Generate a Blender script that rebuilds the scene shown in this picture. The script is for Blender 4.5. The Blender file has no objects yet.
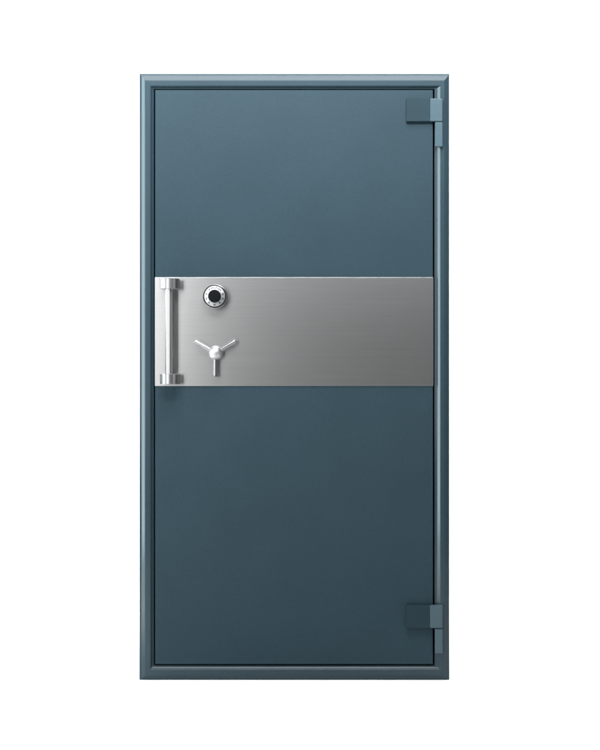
import bpy, bmesh, math, random
from mathutils import Vector, Matrix
random.seed(4)
scene = bpy.context.scene
C = scene.collection

# ------------------------------------------------------------------ scale
S = 1.0 / 300.0            # metres per measuring unit on the front plane
D = 4.5                    # camera distance from the front plane
ZC = 305.5 * S             # camera height; the safe stands on z = 0

def P(px, py, y=0.0):
    """true position of a point measured at (px, py) that lies y units behind the front plane"""
    k = (D + y * S) / D
    return Vector(((px - 300) * S * k, y * S, ZC + (375 - py) * S * k))

# ------------------------------------------------------------------ materials
def mat(name):
    m = bpy.data.materials.new(name); m.use_nodes = True
    nt = m.node_tree
    return m, nt, nt.nodes['Principled BSDF']

def lk(nt, a, b): nt.links.new(a, b)

def paint(name, col, rough=0.42, coat=0.25, coat_rough=0.22, peel=0.05, spec=.5):
    m, nt, b = mat(name)
    tc = nt.nodes.new('ShaderNodeTexCoord')
    n1 = nt.nodes.new('ShaderNodeTexNoise'); n1.inputs['Scale'].default_value = 5; n1.inputs['Detail'].default_value = 3
    n2 = nt.nodes.new('ShaderNodeTexNoise'); n2.inputs['Scale'].default_value = 240; n2.inputs['Detail'].default_value = 2
    lk(nt, tc.outputs['Object'], n1.inputs['Vector']); lk(nt, tc.outputs['Object'], n2.inputs['Vector'])
    mr = nt.nodes.new('ShaderNodeMapRange'); mr.inputs[1].default_value = .3; mr.inputs[2].default_value = .7
    mr.inputs[3].default_value = .96; mr.inputs[4].default_value = 1.04
    lk(nt, n1.outputs['Fac'], mr.inputs[0])
    mr2 = nt.nodes.new('ShaderNodeMapRange'); mr2.inputs[1].default_value = .3; mr2.inputs[2].default_value = .7
    mr2.inputs[3].default_value = .91; mr2.inputs[4].default_value = 1.09
    lk(nt, n2.outputs['Fac'], mr2.inputs[0])
    mu = nt.nodes.new('ShaderNodeMath'); mu.operation = 'MULTIPLY'
    lk(nt, mr.outputs[0], mu.inputs[0]); lk(nt, mr2.outputs[0], mu.inputs[1])
    vm = nt.nodes.new('ShaderNodeVectorMath'); vm.operation = 'SCALE'; vm.inputs[0].default_value = col
    lk(nt, mu.outputs[0], vm.inputs['Scale']); lk(nt, vm.outputs[0], b.inputs['Base Color'])
    bp = nt.nodes.new('ShaderNodeBump'); bp.inputs['Strength'].default_value = peel; bp.inputs['Distance'].default_value = .0006
    lk(nt, n2.outputs['Fac'], bp.inputs['Height']); lk(nt, bp.outputs[0], b.inputs['Normal'])
    b.inputs['Roughness'].default_value = rough
    b.inputs['Specular IOR Level'].default_value = spec
    b.inputs['Coat Weight'].default_value = coat
    b.inputs['Coat Roughness'].default_value = coat_rough
    return m

def metal(name, col, rough, brush=None, amount=1.0):
    m, nt, b = mat(name)
    b.inputs['Metallic'].default_value = 1
    b.inputs['Base Color'].default_value = (*col, 1)
    b.inputs['Roughness'].default_value = rough
    if brush:
        tc = nt.nodes.new('ShaderNodeTexCoord')
        mp = nt.nodes.new('ShaderNodeMapping'); mp.inputs['Scale'].default_value = brush
        n = nt.nodes.new('ShaderNodeTexNoise'); n.inputs['Scale'].default_value = 1; n.inputs['Detail'].default_value = 2
        n.inputs['Roughness'].default_value = .65
        lk(nt, tc.outputs['Object'], mp.inputs['Vector']); lk(nt, mp.outputs[0], n.inputs['Vector'])
        mr = nt.nodes.new('ShaderNodeMapRange'); mr.inputs[1].default_value = .25; mr.inputs[2].default_value = .75
        mr.inputs[3].default_value = rough - .01 * amount; mr.inputs[4].default_value = rough + .01 * amount
        lk(nt, n.outputs['Fac'], mr.inputs[0]); lk(nt, mr.outputs[0], b.inputs['Roughness'])
        mr2 = nt.nodes.new('ShaderNodeMapRange'); mr2.inputs[1].default_value = .25; mr2.inputs[2].default_value = .75
        mr2.inputs[3].default_value = 1 - .1 * amount; mr2.inputs[4].default_value = 1 + .1 * amount
        lk(nt, n.outputs['Fac'], mr2.inputs[0])
        vm = nt.nodes.new('ShaderNodeVectorMath'); vm.operation = 'SCALE'; vm.inputs[0].default_value = col
        lk(nt, mr2.outputs[0], vm.inputs['Scale']); lk(nt, vm.outputs[0], b.inputs['Base Color'])
        bp = nt.nodes.new('ShaderNodeBump'); bp.inputs['Strength'].default_value = .01 * amount; bp.inputs['Distance'].default_value = .0003
        lk(nt, n.outputs['Fac'], bp.inputs['Height']); lk(nt, bp.outputs[0], b.inputs['Normal'])
    return m

BLUE = (.0176, .0317, .0408)
M_FRAME = paint('blue_grey_enamel', BLUE, .5, .35, .16, .01, .05)
M_DOOR = paint('blue_grey_door_enamel', BLUE, .5, .0, .3, .05, .06)
M_STRAP = paint('dark_hinge_enamel', (.0142, .0262, .0332), .55, .0, .3, .1, .06)
M_KNUCKLE = paint('hinge_enamel', (.031, .054, .068), .5, .4, .2, .03, .1)
M_PLATE = metal('brushed_steel', (.45, .45, .45), .285, (2.2, 2.2, 190), .45)
M_STEEL = metal('polished_steel', (.31, .31, .31), .33)
M_CHROME = metal('satin_chrome', (.4, .4, .405), .46)
M_SPOKE = metal('spoke_chrome', (.25, .25, .25), .28)
M_GAP, _nt, _b = mat('dark_gap_backing'); _b.inputs['Base Color'].default_value = (.008, .01, .012, 1); _b.inputs['Roughness'].default_value = .8
M_BLACK, _nt, _b = mat('black_plastic'); _b.inputs['Base Color'].default_value = (.002, .003, .0035, 1); _b.inputs['Roughness'].default_value = .5; _b.inputs['Specular IOR Level'].default_value = .06
M_INK, _nt, _b = mat('dial_ink'); _b.inputs['Base Color'].default_value = (.006, .006, .007, 1); _b.inputs['Roughness'].default_value = .9; _b.inputs['Specular IOR Level'].default_value = 0
M_DIALRING = metal('dial_silver', (.39, .39, .39), .4)
M_RIM = metal('dial_rim_steel', (.2, .2, .205), .28)
M_COLLAR = metal('dark_dial_collar', (.03, .03, .032), .35)
M_SWEEP, _nt, _b = mat('white_paper'); _b.inputs['Base Color'].default_value = (.9, .9, .9, 1); _b.inputs['Roughness'].default_value = .9
_b.inputs['Specular IOR Level'].default_value = .1

# ------------------------------------------------------------------ object helpers
def link(name, bm, material, parent=None, smooth=False, bevel=0, seg=2):
    bmesh.ops.recalc_face_normals(bm, faces=bm.faces[:])
    me = bpy.data.meshes.new(name); bm.to_mesh(me); bm.free()
    for m in (material if isinstance(material, (list, tuple)) else [material]): me.materials.append(m)
    if smooth:
        for p in me.polygons: p.use_smooth = True
        me.set_sharp_from_angle(angle=math.radians(28))
    o = bpy.data.objects.new(name, me); C.objects.link(o)
    if bevel:
        md = o.modifiers.new('bevel', 'BEVEL'); md.width = bevel; md.segments = seg; md.limit_method = 'ANGLE'
        md.angle_limit = math.radians(35)
    if parent: o.parent = parent; 
    return o

def box(bm, x0, x1, z0, z1, y0, y1):
    v = [bm.verts.new((x, y, z)) for x in (x0, x1) for y in (y0, y1) for z in (z0, z1)]
    for f in ((0, 1, 3, 2), (4, 6, 7, 5), (0, 4, 5, 1), (2, 3, 7, 6), (0, 2, 6, 4), (1, 5, 7, 3)):
        bm.faces.new([v[i] for i in f])
    return bm

def pxbox(L, R, T, B, yf, yb):
    """box whose front face is measured in the picture units at depth yf"""
    a, b = P(L, B, yf), P(R, T, yf)
    return box(bmesh.new(), a.x, b.x, a.z, b.z, yf * S, yb * S)

def ring(sections, close_first=False, close_last=False):
    """sweep of mitred rectangles: (L, R, T, B, y)"""
    bm = bmesh.new(); loops = []
    for (L, R, T, B, y) in sections:
        # depth correction only matters for real protrusion: the frame lies in the front plane
        loops.append([bm.verts.new(((px - 300) * S, y * S, ZC + (375 - py) * S)) for px, py in ((L, T), (R, T), (R, B), (L, B))])
    for a, b in zip(loops, loops[1:]):
        for i in range(4):
            j = (i + 1) % 4
            bm.faces.new((a[i], a[j], b[j], b[i]))
    if close_first: bm.faces.new(loops[0])
    if close_last: bm.faces.new(loops[-1])
    return bm

def lathe(profile, origin, axis, n=64):
    """profile: list of (radius, height) in units, revolved about axis from origin (world)"""
    bm = bmesh.new(); axis = Vector(axis).normalized()
    q = Vector((0, 0, 1)).rotation_difference(axis)
    rows = []
    for r, h in profile:
        if r <= 1e-6:
            rows.append([bm.verts.new(origin + q @ Vector((0, 0, h * S)))]); continue
        rows.append([bm.verts.new(origin + q @ Vector((r * S * math.cos(2*math.pi*i/n), r * S * math.sin(2*math.pi*i/n), h * S))) for i in range(n)])
    for a, b in zip(rows, rows[1:]):
        for i in range(n):
            j = (i + 1) % n
            if len(a) == 1 and len(b) == 1: continue
            if len(a) == 1: bm.faces.new((a[0], b[j], b[i]))
            elif len(b) == 1: bm.faces.new((a[i], a[j], b[0]))
            else: bm.faces.new((a[i], a[j], b[j], b[i]))
    return bm

def arc(p0, p1, pc_bulge, n=5):
    """rounded step between two (inset, depth) points via quadratic curve through control"""
    out = []
    for i in range(n + 1):
        t = i / n
        out.append(tuple((1-t)**2*a + 2*t*(1-t)*c + t*t*b for a, c, b in zip(p0, pc_bulge, p1)))
    return out

# ------------------------------------------------------------------ setting: a white paper sweep
bm = bmesh.new()
prof = [(-3.2, 0.0), (1.6, 0.0)]
R = 1.4
for i in range(1, 17):
    a = math.pi / 2 * i / 16
    prof.append((1.6 + R * math.sin(a), R - R * math.cos(a)))
prof.append((3.0, 4.6))
W = 3.6
rows = [[bm.verts.new((x, y, z)) for x in (-W, W)] for y, z in prof]
for a, b in zip(rows, rows[1:]): bm.faces.new((a[0], a[1], b[1], b[0]))
sweep = link('floor', bm, M_SWEEP, smooth=True)
sweep['kind'] = 'structure'

# ------------------------------------------------------------------ the safe
safe = bpy.data.objects.new('safe', None); C.objects.link(safe)
safe['label'] = 'tall blue-grey steel safe with brushed metal band, bar handle and dial'
safe['category'] = 'safe'

OL, OR, OT, OB = 139, 449.6, 73, 680.5
secs = [
    (OL, OR, OT, OB, 190),
    (OL, OR, OT, OB, 3.2),
    (OL+.2, OR-.15, OT+.05, OB-.15, 2.7),
    (OL+.8, OR-.5, OT+.3, OB-.5, 2.4),
    (OL+2.1, OR-1.0, OT+2.1, OB-1.0, 2.3),
    (OL+2.7, OR-1.5, OT+2.6, OB-1.5, 2.0),
    (OL+5.3, OR-4.2, OT+6.3, OB-4.2, .5),
    (OL+5.9, OR-4.8, OT+7.1, OB-4.8, .18),
    (OL+6.8, OR-5.6, OT+7.9, OB-5.6, 0),
    (149.8, 441.2, 85.2, 670.5, 0),
    (150.4, 440.3, 85.8, 669.8, .2),
    (150.7, 440.0, 86.1, 669.5, .4),
    (151.6, 438.2, 86.8, 667.5, 1.85),
    (152.3, 437.2, 87.2, 667.0, 2.6),
    (152.7, 436.5, 87.5, 666.8, 2.9),
    (153.0, 435.6, 87.8, 666.5, 3.1),
    (153.4, 434.9, 88.2, 666.0, 3.3),
    (153.4, 434.9, 88.2, 666.0, 60),
]
def refine(sec, n=8):
    """Catmull-Rom the profile so that its bevels curve instead of facet"""
    out = []
    for i in range(len(sec) - 1):
        p0, p1, p2, p3 = sec[max(i-1, 0)], sec[i], sec[i+1], sec[min(i+2, len(sec)-1)]
        small = lambda a, b: max(abs(u - v) for u, v in zip(a, b)) < 3.2
        if not (small(p0, p1) and small(p1, p2) and small(p2, p3)):
            out.append(p1); continue
        for k in range(n):
            t = k / n
            out.append(tuple(.5 * (2*b + (c-a)*t + (2*a-5*b+4*c-d)*t*t + (3*b-a-3*c+d)*t**3) for a, b, c, d in zip(p0, p1, p2, p3)))
    out.append(sec[-1])
    return out
frame = link('frame', ring(refine(secs)), M_FRAME, safe)
# back of the casing
bk = pxbox(OL + .4, OR - .4, OT + .4, OB - .4, 0, 1)
bk.free()
bm = bmesh.new()
x0, x1 = (OL - 300) * S, (OR - 300) * S
z0, z1 = ZC + (375 - OB) * S, ZC + (375 - OT) * S
box(bm, x0 + .004, x1 - .004, z0 + .004, z1 - .004, 188 * S, 196 * S)
link('back_panel', bm, M_FRAME, safe)
bm = bmesh.new()
a, b = P(150, 669, 0), P(438, 85, 0)
box(bm, a.x, b.x, a.z, b.z, 56 * S, 59 * S)
link('gap_backing', bm, M_GAP, safe)  # near-black sheet across the opening behind the door

# door slab
door_secs = [(155.0, 433.1, 89.6, 664.6, 50), (155.0, 433.1, 89.6, 664.6, 2.1),
             (155.15, 432.95, 89.75, 664.45, 1.7), (155.5, 432.6, 90.1, 664.1, 1.5)]
door = link('door', ring(door_secs, True, True), M_DOOR, safe)

# brushed band
plate = link('face_plate', pxbox(154.9, 433.3, 277.3, 386.0, .45, 1.48), M_PLATE, door, bevel=.0003, seg=3)

# bar handle
PF = .45                    # front of the plate
handle = bpy.data.objects.new('bar_handle', None); C.objects.link(handle); handle.parent = safe
AX = PF - 10.3               # depth of the bar's axis
def hpos(px, py): return P(px, py, AX - 5)
hx = P(169.9, 331, AX).x
def capbm(py0, py1):
    zt, zb = P(0, py0, AX).z, P(0, py1, AX).z
    h = (zt - zb) / S; r = 9.9
    return lathe([(0, 0), (r - .3, 0), (r, .3), (r, h - .3), (r - .3, h), (0, h)],
                 Vector((hx, AX * S, zb)), (0, 0, 1), 72)
zt, zb = P(0, 287, AX).z, P(0, 376, AX).z
link('grip', lathe([(0, 0), (4.75, 0), (4.75, (zt - zb) / S), (0, (zt - zb) / S)], Vector((hx, AX * S, zb)), (0, 0, 1), 64), M_STEEL, handle, smooth=True)
for (p0, p1) in ((278.9, 289.0), (373.9, 384.0)):
    cap = link('end_cap', capbm(p0, p1), M_STEEL, handle, smooth=True)
    zc = P(0, (p0 + p1) / 2, AX).z
    link('mounting_post', lathe([(0, 0), (4.2, 0), (4.2, 10), (0, 10)], Vector((hx, PF * S + .0002, zc)), (0, -1, 0), 40), M_STEEL, handle, smooth=True)

# combination dial
dial = bpy.data.objects.new('combination_dial', None); C.objects.link(dial); dial.parent = safe
dc = P(215.4, 297.0, PF); dc.y = PF * S
link('dial_base', lathe([(0, 0), (12.4, 0), (12.4, 1.6), (12.0, 2.4), (11.3, 2.6), (11.0, 3.0), (11.0, 3.8), (11.9, 4.2), (11.9, 4.8), (11.2, 5.2), (0, 5.2)], dc, (0, -1, 0), 96), M_RIM, dial, smooth=True)
df = dc + Vector((0, -5.2 * S, 0))
link('dial_collar', lathe([(11.5, 0), (11.5, 6.9), (11.3, 7.3), (10.3, 7.3), (10.2, 7.0), (10.2, 5)], df, (0, -1, 0), 96), M_COLLAR, dial, smooth=True)
link('dial_ring', lathe([(0, 6.2), (10.7, 6.2), (10.6, 6.9), (7.0, 7.9), (6.2, 7.9), (0, 7.9)], df, (0, -1, 0), 96), M_DIALRING, dial, smooth=True)
link('dial_knob', lathe([(0, 7.8), (6.35, 7.8), (6.35, 9.6), (6.0, 10.1), (5.2, 10.2), (0, 10.0)], df, (0, -1, 0), 72), M_BLACK, dial, smooth=True)
# printed marks on the ring: worn characters, too small to read in the picture
bm = bmesh.new()
def mark(ang, r0, r1, w):
    u = Vector((math.sin(ang), 0, math.cos(ang))); t = Vector((u.z, 0, -u.x))
    h = lambda r: 7.9 - (max(r, 7.0) - 7.0) / 3.6 + .06
    vs = []
    for r, s in ((r0, -1), (r0, 1), (r1, 1), (r1, -1)):
        p = df + (u * r + t * s * w / 2) * S; p.y -= h(r) * S
        vs.append(bm.verts.new(p))
    bm.faces.new(vs)
for k in range(9):                                    # the arched word above the knob
    a = math.radians(-44 + 11 * k)
    mark(a, 7.5, 9.5, .6); mark(a + .07, 7.9 + .5 * (k % 2), 8.6 + .5 * (k % 2), .9)
for a in (75, 106, 140, 180, 220, 254, 285):          # the numerals round the rest
    a = math.radians(a)
    mark(a - .075, 7.5, 9.4, .6); mark(a + .065, 7.5, 9.4, .75)
link('dial_marks', bm, M_INK, bpy.data.objects['dial_ring'])

# three-spoke bolt handle
wheel = bpy.data.objects.new('spoke_handle', None); C.objects.link(wheel); wheel.parent = safe
wc = P(215.3, 352.9, PF - 7.6); wc.y = (PF - 7.6) * S
foot = Vector((wc.x, PF * S, wc.z))
hub = [(0, -7.6), (5.6, -7.6), (5.6, -6.6), (4.2, -6.0), (4.2, -4.9)]
for i in range(15):
    a = math.radians(-55 + 145 * i / 14)
    hub.append((6.9 * math.cos(a) if i < 14 else 0, 6.0 * math.sin(a)))
link('hub', lathe(hub, wc, (0, -1, 0), 72), M_CHROME, wheel, smooth=True)
for ang in (150.5, 30.5, 270):
    a = math.radians(ang)
    d = Vector((math.cos(a), 0, math.sin(a)))
    link('spoke', lathe([(0, 2), (1.95, 2), (2.2, 22), (2.1, 23), (1.5, 23.5), (0, 23.5)], wc, d, 40), M_SPOKE, wheel, smooth=True)

# hinges
def make_hinge(T, dy):
    """T: top of the hinge in picture units"""
    h = bpy.data.objects.new('hinge', None); C.objects.link(h); h.parent = safe
    def wedge(L, R, t, b, yl, yr, yb):
        bm = bmesh.new()
        A, B_, Cc, D_ = P(L, t, yl), P(R, t, yr), P(R, b, yr), P(L, b, yl)
        f = [bm.verts.new(v) for v in (A, B_, Cc, D_)]
        k = [bm.verts.new((v.x, yb * S, v.z)) for v in (A, B_, Cc, D_)]
        bm.faces.new(f); bm.faces.new(k[::-1])
        for i in range(4): bm.faces.new((f[i], f[(i+1) % 4], k[(i+1) % 4], k[i]))
        return bm
    link('strap', wedge(406.4, 430.0, T, T + 23, -3.2, -2.9, 1.45), M_STRAP, h, bevel=.0012)
    link('knuckle', wedge(430.05, 442.6, T, T + 23, -3.4, -4.7, -.02), M_KNUCKLE, h, bevel=.0026, seg=3)
    link('pin_block', wedge(435.0, 442.7, T + 23.7, T + 48.4, -3.0, -4.1, .05), M_KNUCKLE, h, bevel=.0026, seg=3)
    return h
make_hinge(98.3, 0)
make_hinge(605.2, 0)

# ------------------------------------------------------------------ lamps
def area(name, loc, target, sx, sy, power, col=(1, 1, 1)):
    l = bpy.data.lights.new(name, 'AREA'); l.shape = 'RECTANGLE'; l.size = sx; l.size_y = sy
    l.energy = power; l.color = col
    o = bpy.data.objects.new(name, l); C.objects.link(o)
    o.location = loc
    o.rotation_euler = (Vector(target) - Vector(loc)).to_track_quat('-Z', 'Y').to_euler()
    return o
area('overhead_softbox', (-.1, -1.6, 4.0), (-.1, -.6, 0), 2.6, 1.3, 174, (.975, 1, 1.01))
kp = Vector((-.25, -3.3, 3.75))                      # feathered: its edge falls on the foot of the door
to = Vector((0, 0, .1)) - kp; h = Vector((to.x, to.y, 0)).normalized()
kn = h * -to.z / to.length + Vector((0, 0, 1)) * Vector((to.x, to.y, 0)).length / to.length
area('key_softbox', kp, kp + kn, 3.0, 1.7, 1210, (.95, 1, 1.02))
area('left_softbox', (-1.58, -3.05, 1.5), (-.2, 0, 1.1), 1.1, 1.9, 46)
area('left_strip', (-3.0, -1.1, 1.55), (0, 0, 1.4), .42, 3.0, 112, (.81, 1, 1.02))
area('right_fill', (2.7, -2.2, 1.2), (.1, 0, 1.0), 1.0, 2.0, 9)  # weak fill added for the dark right side of the handle metal
kick = area('bevel_bounce_fill', (-1.95, -.65, .7), (-1.95, -.65, 0), 1.5, .4, 35)  # unseen lamp added: the paper it lights reflects in the low left bevel
kick.data.spread = math.radians(110)
kick.rotation_euler = (0, 0, math.radians(24))
area('backdrop_fill', (-2.3, .9, 2.2), (.2, 3.0, 1.2), .8, 1.8, 125)  # unseen pair added so the paper behind goes pure white
area('backdrop_fill', (2.3, .9, 2.2), (-.2, 3.0, 1.2), .8, 1.8, 125)

w = bpy.data.worlds.new('World'); scene.world = w; w.use_nodes = True
w.node_tree.nodes['Background'].inputs[0].default_value = (1, 1, 1, 1)
w.node_tree.nodes['Background'].inputs[1].default_value = .06

# ------------------------------------------------------------------ camera
cam = bpy.data.cameras.new('camera'); co = bpy.data.objects.new('camera', cam); C.objects.link(co)
co.location = (0, -D, ZC); co.rotation_euler = (math.radians(90), 0, 0)
cam.sensor_fit = 'VERTICAL'; cam.sensor_height = 24; cam.lens = 24 * D / (750 * S)
cam.clip_end = 100
scene.camera = co
scene.view_settings.view_transform = 'Standard'; scene.view_settings.look = 'None'
scene.view_settings.exposure = 0; scene.view_settings.gamma = 1
scene.cycles.max_bounces = 8
